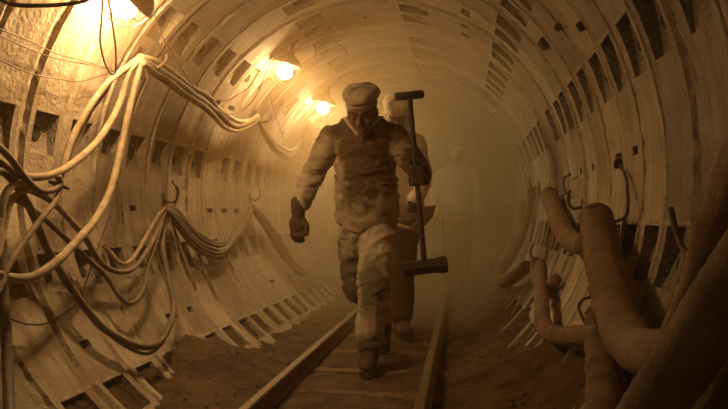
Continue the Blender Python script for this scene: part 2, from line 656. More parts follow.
# ------------------------------------------------------------------ cables on the left wall
def cable(pts, r, mat, label, name='cable', group=None, cat='cable', seg=8, n=7, wob=0.06):
    W = [wp(a, b, c) for a, b, c in pts]
    # cables that leave the view on the left run on along the wall
    if pts[-1][0] < 0:
        d = W[-1] - W[-2]
        W += [W[-1] + Vector((-.02, -.25, -.03)), W[-1] + Vector((-.02, -.9, .03)), W[-1] + Vector((-.02, -1.8, -.05))]
    if pts[0][0] < 0:
        W = [W[0] + Vector((-.02, -1.8, .05)), W[0] + Vector((-.02, -.9, -.04)), W[0] + Vector((-.02, -.25, .03))] + W
    path = spline(W, n)
    # slight hand-hung waviness
    sd = len(label) * 1.7
    path = [p + Vector((noise.noise(p * 3 + Vector((sd, 0, 0))), noise.noise(p * 3 + Vector((0, sd, 0))), noise.noise(p * 3 + Vector((0, 0, sd))))) * 0.012 * min(1, i / 4, (len(path) - 1 - i) / 4) for i, p in enumerate(path)]
    bm = bmesh.new()
    c = path[0].copy()
    tube(bm, [p - c for p in path], r, seg, wob=wob, seed=sd)
    o = link(name, bm, mat)
    o.location = c
    tag(o, label, cat, group)
    return o


UP = 'heavy cables hung from the upper hooks'
LOW = 'cables bundled along the lower hooks'
P, D, B = M['cable_pale'], M['cable_dark'], M['cable_brown']
# near loops hanging from the upper left hook
cable([(139, 58, .10), (126, 69, .11), (111, 81, .12), (93, 104, .13), (78, 128, .13), (68, 148, .13), (61, 168, .13), (57, 186, .12)], .016, P,
      'pale cable dropping from the upper hook, leftmost and shortest of the loops', group=UP)
cable([(138, 60, .11), (128, 73, .12), (121, 100, .14), (108, 126, .15), (88, 152, .16), (58, 173, .17), (26, 175, .17), (0, 160, .16), (-22, 146, .15)], .018, P,
      'thick pale cable sagging from the upper hook out past the left edge', group=UP)
cable([(141, 60, .12), (134, 85, .14), (128, 112, .16), (123, 142, .17), (113, 182, .18), (98, 216, .19), (76, 244, .20), (50, 267, .20), (24, 278, .20), (-3, 274, .19), (-24, 262, .18)], .019, P,
      'longest pale cable loop hanging lowest from the upper hook', group=UP)
cable([(-20, 138, .22), (0, 150, .21), (14, 165, .20), (26, 179, .19), (40, 190, .19), (52, 190, .19), (60, 184, .19), (58, 176, .19)], .014, D,
      'dark cable hooking round the tie above the left loops', group=UP)
cable([(60, 184, .18), (55, 200, .19), (43, 217, .20), (31, 234, .20), (20, 250, .20), (8, 270, .20), (-8, 296, .19)], .013, B,
      'brown cable running down from the tie to the left edge', group=UP)
cable([(-16, 180, .16), (0, 172, .16), (13, 182, .15), (24, 200, .14), (36, 222, .13), (48, 248, .12), (62, 275, .11), (80, 303, .10), (101, 327, .10), (127, 343, .10), (150, 346, .10), (167, 331, .10), (173, 305, .10), (169, 276, .10), (163, 245, .10), (167, 214, .09)], .017, D,
      'thick dark cable making the lowest big loop over the concrete at left', group=LOW)
cable([(14, 186, .15), (34, 192, .14), (56, 205, .13), (80, 231, .12), (97, 260, .11), (113, 271, .11), (134, 268, .11), (150, 246, .11), (160, 222, .10), (168, 207, .09)], .014, B,
      'brown cable dipping in a shallow loop to the lower left hook', group=LOW)
cable([(8, 196, .13), (33, 210, .13), (66, 240, .12), (92, 264, .11), (108, 280, .10), (120, 298, .10), (131, 304, .10), (143, 291, .10), (150, 262, .10), (158, 232, .10), (167, 208, .09)], .013, D,
      'dark cable in a pointed middle loop under the lower left hook', group=LOW)
cable([(70, 278, .10), (84, 306, .09), (104, 330, .09), (128, 347, .08), (148, 352, .08), (164, 342, .08)], .009, B,
      'thin brown cable lying just beneath the lowest dark loop', group=LOW)
cable([(30, 184, .17), (12, 188, .18), (4, 203, .18), (1, 222, .18), (-8, 246, .18)], .015, P, 'outer pale loop curling down at the left edge below the tie', group='pale loops at the left edge')
cable([(32, 189, .15), (18, 195, .16), (10, 208, .16), (4, 230, .16), (-8, 262, .16)], .013, P, 'inner pale loop curling down at the left edge below the tie', group='pale loops at the left edge')
cable([(-2, 236, .10), (3, 262, .10), (2, 300, .10), (6, 345, .09), (9, 380, .09), (10, 430, .09)], .020, D, 'dark upright pipe standing at the lower left edge', name='pipe', cat='pipe')
cable([(112, 76, .10), (104, 92, .10), (90, 112, .10), (78, 140, .10), (70, 162, .10)], .009, B, 'thin brown cable hanging between the pale loops', group=UP)
# slack between the upper hooks
for k, (dy, sag, r, off) in enumerate([(0, 0, .019, .10), (6, 5, .021, .12), (11, 9, .018, .13), (14, 3, .015, .08)]):
    cable([(140 + k, 57 + dy * .4, off), (155, 61 + dy, off), (172, 72 + dy, off), (192, 87 + dy, off), (206, 95 + dy, off), (220, 110 + dy * .8 + sag * .3, off), (236, 120 + dy * .6 + sag * .5, off), (249, 120 + dy * .5, off), (258, 116 + dy * .3, off)], r, B if k % 2 else P,
          ['uppermost pale cable slung right from the upper hook', 'second cable down slung right from the upper hook', 'third cable down slung right from the upper hook', 'lowest cable slung right from the upper hook'][k], group='cables slung between the upper hooks')
for k, (dy, off) in enumerate([(0, .10), (5, .12), (9, .08)]):
    cable([(257, 116 + dy * .3, off), (266, 130 + dy, off), (279, 145 + dy, off), (292, 150 + dy, off), (301, 140 + dy * .8, off), (309, 122 + dy * .5, off), (316, 117 + dy * .3, off), (326, 130 + dy * .5, off), (336, 137, off)], .014 + .001 * k, P if k == 0 else B,
          ['upper cable sagging beyond the second upper hook', 'middle cable sagging beyond the second upper hook', 'lowest cable sagging beyond the second upper hook'][k], group='cables slung beyond the second upper hook')
# lower bundle
for k, (dy, off, x2) in enumerate([(0, .10, 0), (4, .11, 2), (8, .12, 4), (12, .13, 1), (17, .10, 3)]):
    cable([(168, 206 + dy * .3, off), (180, 213 + dy, off), (196, 231 + dy, off), (212, 241 + dy * .9, off), (226, 241 + dy * .8, off), (240, 226 + dy * .6, off), (252, 206 + dy * .3, off)], .013 + .001 * (k % 3), [B, D, B, D, B][k],
          ['topmost', 'second from the top', 'middle', 'second from the bottom', 'lowest'][k] + ' cable sagging between the two lower hooks', group=LOW)
    cable([(252, 205 + dy * .3, off), (263, 214 + dy * .7, off), (275, 231 + dy * .8, off), (286, 248 + dy * .8, off), (298 + x2, 266 + dy * .5, off), (312, 268, off), (326, 250, off), (338, 226, off)], .013, [B, B, D, B, D][k],
          ['topmost', 'second from the top', 'middle', 'second from the bottom', 'lowest'][k] + ' cable sagging right of the second lower hook', group='cables right of the second lower hook')
for k, (x1, y1, x2, y2) in enumerate([(176, 240, 196, 290), (196, 246, 214, 292), (182, 262, 190, 280)][:2]):
    cable([(170, 210, .07), (x1 - 2, y1 - 10, .06), (x1 + 6, y1 + 15, .06), (x2, y2, .05)], .010, B,
          ['brown cable end hanging down from the lower left hook, left one', 'brown cable end hanging down from the lower left hook, right one'][k], group='cable ends under the lower left hook')
cable([(168, 206, .09), (154, 222, .09), (140, 246, .09), (128, 262, .09), (117, 262, .09), (104, 246, .08)], .012, P, 'pale cable drooping left from the lower left hook', group=LOW)

# tie ring around the loops
bm = bmesh.new()
c = wp(59, 185, .17)
lathe(bm, [(.040 + .008 * math.cos(a * math.pi / 5), .008 * math.sin(a * math.pi / 5)) for a in range(11)], (0, 0, 0), Vector((.3, .2, 1)), 20)
o = link('cable_tie', bm, M['iron']); o.location = c
tag(o, 'dark ring tie gathering the cables at the far left', 'tie')


# thin wires
def wire(pts, label, r=.0028, mat=None, group='thin wires on the left wall'):
    return cable(pts, r, mat or M['wire'], label, name='wire', group=group, cat='wire', seg=5, wob=0)


wire([(-6, -4, .30), (10, 5, .30), (33, 7.5, .30), (60, 6, .30), (85, 0, .28), (100, -12, .26)], 'thick black lead crossing the top left corner', r=.008)
wire([(107, -6, .16), (111, 20, .16), (116, 48, .15), (115, 70, .14), (111, 73, .14), (105, 62, .14), (100, 40, .15), (101, 15, .16), (102, -6, .16)], 'narrow dark wire loop hanging beside the brightest lamp', r=.005)
wire([(-5, 28, .05), (30, 42, .05), (62, 55, .05), (92, 64, .06), (112, 68, .08)], 'uppermost thin wire stretched to the upper hook')
wire([(-5, 34, .05), (30, 49, .05), (64, 61, .05), (94, 67, .06), (113, 70, .08)], 'middle thin wire stretched to the upper hook')
wire([(-5, 56, .05), (20, 68, .04), (50, 78, .04), (76, 82, .05), (100, 75, .06), (114, 71, .08)], 'lowest thin wire sagging to the upper hook')
wire([(112, 2, .1), (130, 26, .1), (156, 12, .12)], 'thin wire strung right of the brightest lamp', mat=M['wire_pale'])
wire([(152, 8, .12), (163, 36, .12), (177, 62, .12), (192, 85, .12), (208, 102, .13), (226, 115, .14), (246, 107, .15), (259, 90, .16), (266, 72, .17), (272, 56, .18)], 'long thin feed wire looping up to the second lamp', r=.004)
wire([(211, 99, .13), (226, 101, .13), (238, 94, .14), (250, 86, .15), (260, 70, .17), (270, 57, .18)], 'short wavy feed wire beside the long loop of the second lamp', r=.0035)
wire([(285, 84, .2), (284, 100, .2), (285, 130, .2)], 'straight thin wire hanging below the second lamp', r=.002, mat=M['wire_pale'])
wire([(-5, 312, .06), (5, 317, .06), (27, 324, .05), (53, 320, .05), (77, 299, .05), (90, 271, .06), (100, 243, .07), (110, 216, .08)], 'thin dark wire looping low over the concrete at left', r=.004)
wire([(270, 96, .17), (276, 118, .16), (284, 140, .14)], 'thin wire dropping onto the cables beyond the second hook', r=.003)


def hook(px, py, label, s=1.0, r=.009, off=.0):
    base = wp(px, py, -0.012)
    n = (Vector((AX, base.y, AZ)) - base).normalized()
    a = Vector((0, 1, 0))
    up = a.cross(n)
    if up.z < 0: up = -up
    root = empty('wall_hook', base)
    tag(root, label, 'hook', 'iron hooks along the walls')
    bm = bmesh.new()
    box(bm, n * .012, (.02, .05, .09), Matrix((n, a, up)).transposed(), bev=.003)
    link('plate', bm, M['iron'], root, smooth=False)
    bm = bmesh.new()
    tube(bm, spline([n * .01, n * .06 * s - up * .015, n * .11 * s - up * .02, n * .155 * s + up * .01, n * .165 * s + up * .06, n * .15 * s + up * .085], 5), r, 8)
    link('hook_arm', bm, M['iron'], root)
    return root


hook(134, 52, 'iron hook carrying the bundle of pale cables at upper left', 1.1, .011)
hook(252, 113, 'iron hook carrying the upper cables left of the second lamp\'s wire')
hook(162, 200, 'iron hook carrying the lower cable bundle, nearer of two', .7, .007)
hook(248, 198, 'iron hook carrying the lower cable bundle, farther of two', .7, .007)
hook(312, 112, 'iron hook with cables beside the third lamp')
# upright bent bar above the nearer lower hook
cable([(170, 212, .05), (175, 203, .07), (176, 190, .06), (172, 181, .05)], .006, M['iron'], 'thin bent iron bar rising above the nearer lower hook', name='iron_bar', cat='bar')
# glass insulator hanging under the upper hook
root = empty('glass_insulator', wp(144, 74, .12)); tag(root, 'small clear glass insulator hanging under the upper hook', 'insulator')
bm = bmesh.new()
lathe(bm, [(0, .03), (.012, .03), (.016, .018), (.014, .012), (.020, .0), (.022, -.02), (.017, -.028), (0, -.03)], (0, 0, 0), seg=14)
link('glass_body', bm, M['glass'], root)
bm = bmesh.new()
lathe(bm, [(0, .036), (.009, .036), (.009, .0301), (0, .0301)], (0, 0, 0), seg=12)
tube(bm, [Vector((0, 0, .036)), Vector((.004, 0, .05)), Vector((0, 0, .064))], .002, 5)
link('metal_cap', bm, M['iron'], root)
# tangle of bare wire on the crown
c = wp(325, 42, .07)
rnd = random.Random(9)
bm = bmesh.new()
for k in range(9):
    p = Vector((rnd.uniform(-.03, .03), rnd.uniform(-.05, .05), rnd.uniform(-.02, .04)))
    pts = [p]
    for q in range(4):
        p = p + Vector((rnd.uniform(-.07, .07), rnd.uniform(-.06, .06), rnd.uniform(-.06, .04)))
        pts.append(p)
    tube(bm, spline(pts, 5), .0035, 5)
o = link('wire_tangle', bm, M['cable_brown']); o.location = c
tag(o, 'tangle of loose wire hanging from the crown right of the second lamp', 'wire')


def bracket(px, py, label, w_=.07, h=.10, d=.045):
    base = wp(px, py, 0.0)
    n = (Vector((AX, base.y, AZ)) - base).normalized()
    a = Vector((0, 1, 0)); up = a.cross(n)
    Rm = Matrix((n, a, up)).transposed()
    root = empty('wall_bracket', base)
    tag(root, label, 'bracket', 'small iron brackets on the crown and walls')
    bm = bmesh.new()
    for s in (-1, 1):
        box(bm, Rm @ Vector((d / 2, s * w_ * .5, 0)), (d, w_ * .55, h), Rm, bev=.004)
    link('lug', bm, M['iron'], root, smooth=False)
    bm = bmesh.new()
    box(bm, Rm @ Vector((-.002, 0, 0)), (.012, w_ * 2.0, h * 1.15), Rm, bev=.003)
    link('back_plate', bm, M['iron'], root, smooth=False)


bracket(545, 43, 'pair of dark iron lugs high on the right side of the crown', .06, .055, .03)
bracket(560, 26, 'dark iron bracket on the crown right of the paired lugs', .02, .035, .025)
bracket(583, 97 - 72, 'small dark bracket on the crown at upper right', .02, .04, .025)
bracket(620, 164, 'small dark bracket above the hooked bar on the right wall', .02, .04, .025)

# ------------------------------------------------------------------ hoses stacked against the right wall
def hose(pts, r, mat, label, group='canvas hoses on the right wall', seg=22, n=9, open_end=True, flat=1.0, crease=1.0, cat='hose', name='canvas_hose'):
    """pts (px, py, off[, r]); soft wrinkled canvas, cuffs and a hollow mouth at the first point"""
    path = spline([wp(p[0], p[1], p[2]) for p in pts], n)
    rs = [p[3] if len(p) > 3 else r for p in pts]
    m = len(path) - 1

    def rad(t):
        u = t * (len(rs) - 1); i = min(int(u), len(rs) - 2); q = u - i
        return rs[i] * (1 - q) + rs[i + 1] * q
    c = path[0].copy()
    path = [p - c for p in path]
    bm = bmesh.new()
    rings = tube(bm, path, rad, seg, wob=.12 * crease, seed=len(label), flat=flat, cap=False)
    # creases where the hose bends and sags
    for i, rg in enumerate(rings):
        cc = sum((v.co for v in rg), Vector()) / seg
        s = 1 + crease * (.018 * math.sin(i * 2.1 + len(label)) + .03 * noise.noise(cc * 14))
        for v in rg:
            q = v.co - cc
            v.co = cc + q * (s + crease * .05 * noise.noise(v.co * Vector((16, 16, 16))[0]))
    # hollow mouth
    d0 = (path[1] - path[0]).normalized()
    prev = rings[0]
    for (s, dd) in ((.93, .0), (.88, .01), (.80, .10), (.0, .11)):
        if s == 0:
            bm.faces.new(prev)
            break
        cc = path[0] + d0 * dd
        base = sum((v.co for v in rings[0]), Vector()) / seg
        cur = [bm.verts.new(cc + (v.co - base) * s) for v in rings[0]]
        for k in range(seg):
            bm.faces.new((prev[k], prev[(k + 1) % seg], cur[(k + 1) % seg], cur[k]))
        prev = cur
    bm.faces.new(rings[-1])
    o = link(name, bm, mat)
    o.location = c
    tag(o, label, cat, group)
    # stitched cuff band at the mouth
    bm = bmesh.new()
    q = [path[0] + d0 * t for t in (.012, .03, .05)]
    tube(bm, q, rad(0) * 1.045, seg, flat=flat, cap=False)
    link('cuff', bm, M['hose_dark'], o)
    return o


H, HD = M['hose'], M['hose_dark']
hose([(596, 218, .11, .074), (603, 255, .12, .070), (612, 295, .13, .070), (624, 330, .14, .068), (642, 352, .15, .060), (664, 356, .17, .058), (688, 348, .15, .048)], .08, H,
     'wide brown canvas hose hanging open-mouthed and bending right at its foot')
hose([(790, 110, .16, .060), (752, 165, .16, .060), (728, 212, .16, .055), (712, 250, .17, .046), (697, 288, .18, .036), (682, 325, .19, .034), (668, 356, .19, .032)], .055, H,
     'long pale canvas hose slanting down from the right edge behind the widest one')
hose([(900, 90, .22, .060), (820, 160, .22, .056), (768, 225, .23, .052), (736, 276, .23, .050), (708, 322, .24, .050), (681, 366, .25, .049), (655, 404, .26, .048), (632, 440, .26, .046)], .066, HD,
     'thickest nearest hose slanting across the lower right corner')
hose([(598, 316, .06, .050), (601, 345, .07, .054), (605, 378, .08, .058), (608, 410, .09, .06), (610, 440, .09, .06)], .055, HD,
     'upright dark hose under the wide open-mouthed hose')
hose([(541, 264, .10, .036), (542, 285, .10, .037), (542, 308, .10, .039), (543, 322, .10, .042), (550, 332, .10, .043), (562, 336, .10, .042), (580, 336, .10, .040), (602, 336, .09, .039)], .038, H,
     'narrow hose bent in a right angle elbow low on the wall', crease=.5)
hose([(549, 195, .08, .062), (556, 212, .08, .062), (563, 230, .08, .060), (573, 242, .08, .056), (586, 244, .065, .052)], .06, H,
     'short canvas hose bending toward the wall above the elbow')
hose([(532, 190, .07, .040), (530, 203, .07, .042), (528, 216, .07, .042), (526, 225, .06, .038)], .04, H,
     'stubby canvas hose end left of the short bent hose')
hose([(523, 204, .10, .045), (521, 232, .11, .052), (511, 255, .12, .054), (500, 271, .12, .052), (501, 281, .12, .050), (512, 279, .12, .050), (527, 266, .10, .046)], .04, HD,
     'farthest curved hose curling up from the wall foot')
hose([(510, 205, .08, .045), (506, 232, .08, .05), (497, 255, .08, .052), (486, 272, .09, .05)], .04, HD,
     'thin hazy hose beyond the farthest curved one')
hose([(534, 262, .06, .03), (536, 278, .06, .036), (545, 288, .06, .036), (556, 280, .06, .034)], .035, H,
     'small crumpled hose piece behind the elbow hose')
hose([(830, 260, .10, .05), (780, 310, .11, .05), (745, 352, .12, .05), (722, 392, .13, .05), (706, 430, .14, .05)], .05, HD, 'dark hose in the bottom right corner under the thickest one')

G2 = 'bent iron bars on the right wall'


def bar(pts, r, label):
    return cable(pts, r, M['iron'], label, name='iron_bar', cat='bar', group=G2, wob=0)


bar([(671, 209, .10), (674, 226, .10), (678, 242, .10), (684, 252, .11), (696, 259, .12), (712, 262, .12), (732, 260, .12)], .009, 'bent iron bar curving right in front of the pale hose')
bar([(621, 166, .02), (625, 180, .03), (628, 203, .04), (626, 217, .05), (614, 222, .05)], .007, 'crooked iron bar hanging above the wide hose')
bar([(570, 174, .04), (564, 178, .05), (564, 187, .05), (566, 193, .05), (558, 197, .05)], .007, 'small curled iron bar over the short bent hose')
bar([(590, 297, .14), (583, 300, .14), (578, 307, .13), (582, 317, .12), (587, 327, .10)], .006, 'thin kinked iron bar left of the wide hose')
bar([(523, 182, .03), (526, 190, .05), (527, 197, .05)], .006, 'short iron bar above the stubby hose end')
for px, py, lab in ((585, 206, 'iron hook behind the mouth of the wide hose'), (541, 186, 'iron hook above the short bent hose'), (541, 258, 'iron hook above the elbow hose')):
    hook(px, py, lab, .6)

# ------------------------------------------------------------------ people
V3 = Vector


def b_capsule(bm, a, b, r1, r2, seg=16, sy=1.0):
    a, b = V3(a), V3(b)
    d = b - a
    L_ = max(d.length, 1e-5)
    e1, e2 = frame(d) if d.length > 1e-5 else (V3((1, 0, 0)), V3((0, 1, 0)))
    u = d / L_
    prof = []
    for k in range(5):
        t = math.pi / 2 * k / 4
        prof.append((r1 * math.sin(t), -r1 * math.cos(t)))
    for k in range(5):
        t = math.pi / 2 * k / 4
        prof.append((r2 * math.cos(t), L_ + r2 * math.sin(t)))
    rings = []
    for r, h in prof:
        if r < 1e-6 or abs(r) < 1e-6:
            rings.append([bm.verts.new(a + u * h)])
        else:
            rings.append([bm.verts.new(a + u * h + e1 * r * math.cos(2 * math.pi * k / seg) + e2 * r * sy * math.sin(2 * math.pi * k / seg)) for k in range(seg)])
    for A, B in zip(rings[:-1], rings[1:]):
        for k in range(seg):
            k2 = (k + 1) % seg
            if len(A) == 1: bm.faces.new((A[0], B[k], B[k2]))
            elif len(B) == 1: bm.faces.new((A[k], A[k2], B[0]))
            else: bm.faces.new((A[k], A[k2], B[k2], B[k]))


def b_ell(bm, c, r, rot=None):
    q = bmesh.ops.create_icosphere(bm, subdivisions=3, radius=1)
    for v in q['verts']:
        p = V3((v.co.x * r[0], v.co.y * r[1], v.co.z * r[2]))
        v.co = (rot @ p if rot else p) + V3(c)


def sculpt(name, prims, mat, parent, voxel=.01, smooth=4, fold=0.0, ffreq=9.0, xf=None, seed=0.0):
    """one continuous skin grown round a set of overlapping limbs"""
    bm = bmesh.new()
    for p in prims:
        if p[0] == 'c': b_capsule(bm, *p[1:])
        else: b_ell(bm, *p[1:])
    bmesh.ops.recalc_face_normals(bm, faces=bm.faces[:])
    me = bpy.data.meshes.new('tmp')
    bm.to_mesh(me); bm.free()
    if xf is not None: me.transform(xf)
    t = bpy.data.objects.new('tmp', me)
    COL.objects.link(t)
    m = t.modifiers.new('r', 'REMESH'); m.mode = 'VOXEL'; m.voxel_size = voxel; m.use_smooth_shade = True
    m = t.modifiers.new('s', 'SMOOTH'); m.factor = .5; m.iterations = smooth
    dg = bpy.context.evaluated_depsgraph_get()
    dg.update()
    out = bpy.data.meshes.new_from_object(t.evaluated_get(dg))
    bpy.data.objects.remove(t)
    if fold:
        ns = [v.normal.copy() for v in out.vertices]
        s3 = V3((seed, seed * 2, -seed))
        for v, n in zip(out.vertices, ns):
            p = v.co
            q = V3((p.x * .75, p.y * .75, p.z * 1.35)) * ffreq + s3
            q = q + V3((noise.noise(q * .5), noise.noise(q * .5 + V3((9, 0, 0))), noise.noise(q * .5 + V3((0, 9, 0))))) * 1.2
            a = 1 - 2.2 * abs(noise.noise(q))
            b = 1 - 2.2 * abs(noise.noise(q * 2.3 + V3((3, 3, 3))))
            v.co = p + n * fold * (0.7 * a + 0.35 * b - .35)
    out.name = name
    out.materials.clear()
    out.materials.append(mat)
    for p in out.polygons: p.use_smooth = True
    o = bpy.data.objects.new(name, out)
    COL.objects.link(o)
    if parent: o.parent = parent
    return o


def stained(name, c1, c2, dirt, blobs, amount=1.0, nscale=7.0):
    """cloth with dirt rubbed in at given places of the garment"""
    def ex(N, L, tc, col):
        tot = None
        for (cx, cy, cz, rx, ry, rz) in blobs:
            mp = N.new('ShaderNodeMapping')
            mp.vector_type = 'POINT'
            mp.inputs['Location'].default_value = (-cx / rx, -cy / ry, -cz / rz)
            mp.inputs['Scale'].default_value = (1 / rx, 1 / ry, 1 / rz)
            L.new(tc.outputs['Object'], mp.inputs[0])
            ln = N.new('ShaderNodeVectorMath'); ln.operation = 'LENGTH'
            L.new(mp.outputs[0], ln.inputs[0])
            f = mth(N, L, 'SUBTRACT', 1.0, ln.outputs['Value'])
            tot = f if tot is None else mth(N, L, 'MAXIMUM', tot, f)
        n = N.new('ShaderNodeTexNoise')
        n.inputs['Scale'].default_value = nscale
        n.inputs['Detail'].default_value = 7
        n.inputs['Roughness'].default_value = 0.7
        L.new(tc.outputs['Object'], n.inputs['Vector'])
        nn = mth(N, L, 'MULTIPLY_ADD', n.outputs['Fac'], 2.6, -1.3)
        f = mth(N, L, 'MULTIPLY_ADD', mth(N, L, 'ADD', tot, nn), 2.6, 0.15, clamp=True)
        return mixer(N, L, mth(N, L, 'MULTIPLY', f, amount), col, dirt)
    return material(name, c1, c2, 10, 0.95, 0.5, 240, dist=0.002, extra=ex)


M['jacket'] = stained('soiled white jacket', (0.42, 0.345, 0.25), (0.27, 0.21, 0.145), (0.070, 0.036, 0.017),
                      [(-.01, .0, 1.24, .21, .5, .28), (.12, .0, 1.45, .26, .3, .15), (-.10, .0, 1.47, .20, .3, .11), (.30, 0, 1.25, .12, .3, .12)], .93)
M['trousers'] = stained('dusty white trousers', (0.48, 0.41, 0.33), (0.31, 0.25, 0.19), (0.08, 0.07, 0.035),
                        [(.055, -.02, .52, .09, .3, .20), (.04, 0, .16, .12, .3, .08), (-.09, .35, .5, .14, .3, .45)], .88, 10)
M['jacket_pale'] = stained('pale work jacket', (0.50, 0.42, 0.31), (0.38, 0.30, 0.21), (0.2, 0.13, 0.07), [(0, 0, .95, .3, .4, .12)], .6)
M['trousers_dark'] = material('dark work trousers', (0.045, 0.03, 0.019), (0.028, 0.019, 0.012), 14, 0.95, 0.4, 200, dist=.003)

HEAD = [('e', (0, .012, .030), (.076, .094, .098)), ('e', (0, -.030, -.045), (.060, .062, .055)), ('e', (0, -.068, -.088), (.026, .024, .020)),
        ('c', (0, -.084, .016), (0, -.112, -.024), .009, .013), ('e', (-.012, -.098, -.028), (.010, .012, .009)), ('e', (.012, -.098, -.028), (.010, .012, .009)),
        ('c', (-.048, -.070, .034), (-.012, -.086, .030), .012, .011), ('c', (.048, -.070, .034), (.012, -.086, .030), .012, .011),
        ('e', (-.038, -.060, -.022), (.026, .026, .024)), ('e', (.038, -.060, -.022), (.026, .026, .024)),
        ('e', (-.031, -.074, .010), (.016, .013, .011)), ('e', (.031, -.074, .010), (.016, .013, .011)),
        ('c', (-.020, -.082, -.052), (.020, -.082, -.052), .008, .008), ('c', (-.016, -.082, -.065), (.016, -.082, -.065), .008, .008),
        ('e', (-.079, .012, -.004), (.010, .020, .032)), ('e', (.079, .012, -.004), (.010, .020, .032))]


def tprims(prims, Mx, s=1.0):
    out = []
    R3 = Mx.to_3x3()
    for p in prims:
        if p[0] == 'c':
            out.append(('c', Mx @ V3(p[1]), Mx @ V3(p[2]), p[3] * s, p[4] * s) + tuple(p[5:]))
        else:
            r = R3.normalized() if len(p) < 4 else R3.normalized() @ p[3]
            out.append(('e', Mx @ V3(p[1]), [q * s for q in p[2]], r))
    return out


def make_cap(parent, Mx, mat, peaked=False):
    bm = bmesh.new()
    n = 40
    prof = [(.088, .040), (.0925, .040), (.0945, .060), (.0935, .078), (.099, .082), (.108, .091), (.1125, .106), (.110, .123), (.098, .138), (.068, .147), (.035, .150), (0, .151)]
    rings = []
    for r, h in prof:
        if r == 0:
            rings.append([bm.verts.new((0, .012, h))]); continue
        ring = []
        for k in range(n):
            t = 2 * math.pi * k / n
            rr = r * (1 + (0.03 * math.sin(5 * t + h * 60) + .035 * noise.noise(V3((math.cos(t) * 2, math.sin(t) * 2, h * 30))) if h > .08 else 0))
            hh = h + (.012 * noise.noise(V3((math.cos(t) * 2.2, math.sin(t) * 2.2, 5))) if h > .08 else 0) + (.006 * math.sin(t) * -1 if h < .08 else 0)
            ring.append(bm.verts.new((rr * .93 * math.cos(t), .012 + rr * 1.07 * math.sin(t), hh)))
        rings.append(ring)
    for A, B in zip(rings[:-1], rings[1:]):
        for k in range(n):
            if len(B) == 1: bm.faces.new((A[k], A[(k + 1) % n], B[0]))
            else: bm.faces.new((A[k], A[(k + 1) % n], B[(k + 1) % n], B[k]))
    for v in bm.verts: v.co = Mx @ v.co
    o = link('cap', bm, mat, parent)
    bm = bmesh.new()
    pth = []
    for k in range(n + 1):
        t = 2 * math.pi * k / n
        pth.append(Mx @ V3((.0955 * .93 * math.cos(t), .012 + .0955 * 1.07 * math.sin(t), .079 - .003 * math.sin(t))))
    tube(bm, pth, .0022, 5, cap=False)
    link('cap_seam', bm, mat, o)
    return o


def boot(parent, ankle, heading, pitch, sh=.14, voxel=.008):
    """boot; heading: direction of the toe in plan (deg from -y), pitch: heel lift"""
    Mx = Matrix.Translation(V3(ankle)) @ Matrix.Rotation(math.radians(heading), 4, 'Z') @ Matrix.Rotation(math.radians(pitch), 4, 'X')
    pr = [('c', (0, .0, sh - .10), (0, .005, -.03), .064, .058), ('c', (0, .03, -.055), (0, -.09, -.062), .048, .050), ('c', (-.008, -.08, -.058), (.006, -.13, -.062), .052, .046), ('e', (0, -.05, -.03), (.045, .08, .045))]
    o = sculpt('boot', tprims(pr, Mx), M['boot'], parent, voxel, 3, .006, 22)
    bm = bmesh.new()
    out = [(-.034, .075), (-.043, .05), (-.040, .0), (-.050, -.08), (-.050, -.13), (-.034, -.172), (0, -.186), (.034, -.172), (.050, -.13), (.050, -.08), (.040, .0), (.043, .05), (.034, .075), (0, .086)]
    lo = [bm.verts.new(Mx @ V3((x, y, -.130))) for x, y in out]
    hi = [bm.verts.new(Mx @ V3((x, y, -.096))) for x, y in out]
    n = len(out)
    for k in range(n): bm.faces.new((lo[k], lo[(k + 1) % n], hi[(k + 1) % n], hi[k]))
    bm.faces.new(lo); bm.faces.new(hi)
    link('sole', bm, M['sole'], o, smooth=False)
    bm = bmesh.new()
    for q in range(4):
        tube(bm, spline([Mx @ V3((-.028, -.045 - q * .018, .012 - q * .014)), Mx @ V3((0, -.062 - q * .018, .020 - q * .016)), Mx @ V3((.028, -.045 - q * .018, .012 - q * .014))], 4), .003, 5)
    link('laces', bm, M['cable_dark'], o)
    return o


def hand_hang(c, s=1, side=1):
    """relaxed hand, thumb to the front/inner side; c = wrist; side=1: thumb towards +x"""
    c = V3(c)
    P_ = lambda x, y, z: c + V3((x * side, y, z)) * s
    pr = [('c', P_(0, .0, .03), P_(0, 0, -.03), .040 * s, .036 * s, 14, 1.0), ('e', P_(-.004, -.004, -.085), (.046 * s, .028 * s, .052 * s))]
    for k, (x, L1, L2) in enumerate([(.024, .040, .034), (.007, .044, .036), (-.012, .041, .034), (-.030, .034, .028)]):
        a = P_(x, -.004, -.112); b = P_(x * 1.05, -.012, -.112 - L1 + .004); d = P_(x * 1.0, .006, -.112 - L1 - L2 * .62); e = P_(x * .95, .026, -.112 - L1 - L2 * .45 - .006)
        r = .0122 * s if k < 3 else .0108 * s
        pr += [('c', a, b, r, r * .97, 10), ('c', b, d, r * .97, r * .9, 10), ('c', d, e, r * .9, r * .85, 10)]
    pr += [('c', P_(.024, -.004, -.058), P_(.052, -.012, -.098), .018 * s, .014 * s, 10), ('c', P_(.052, -.012, -.098), P_(.050, -.010, -.140), .014 * s, .011 * s, 10)]
    return pr


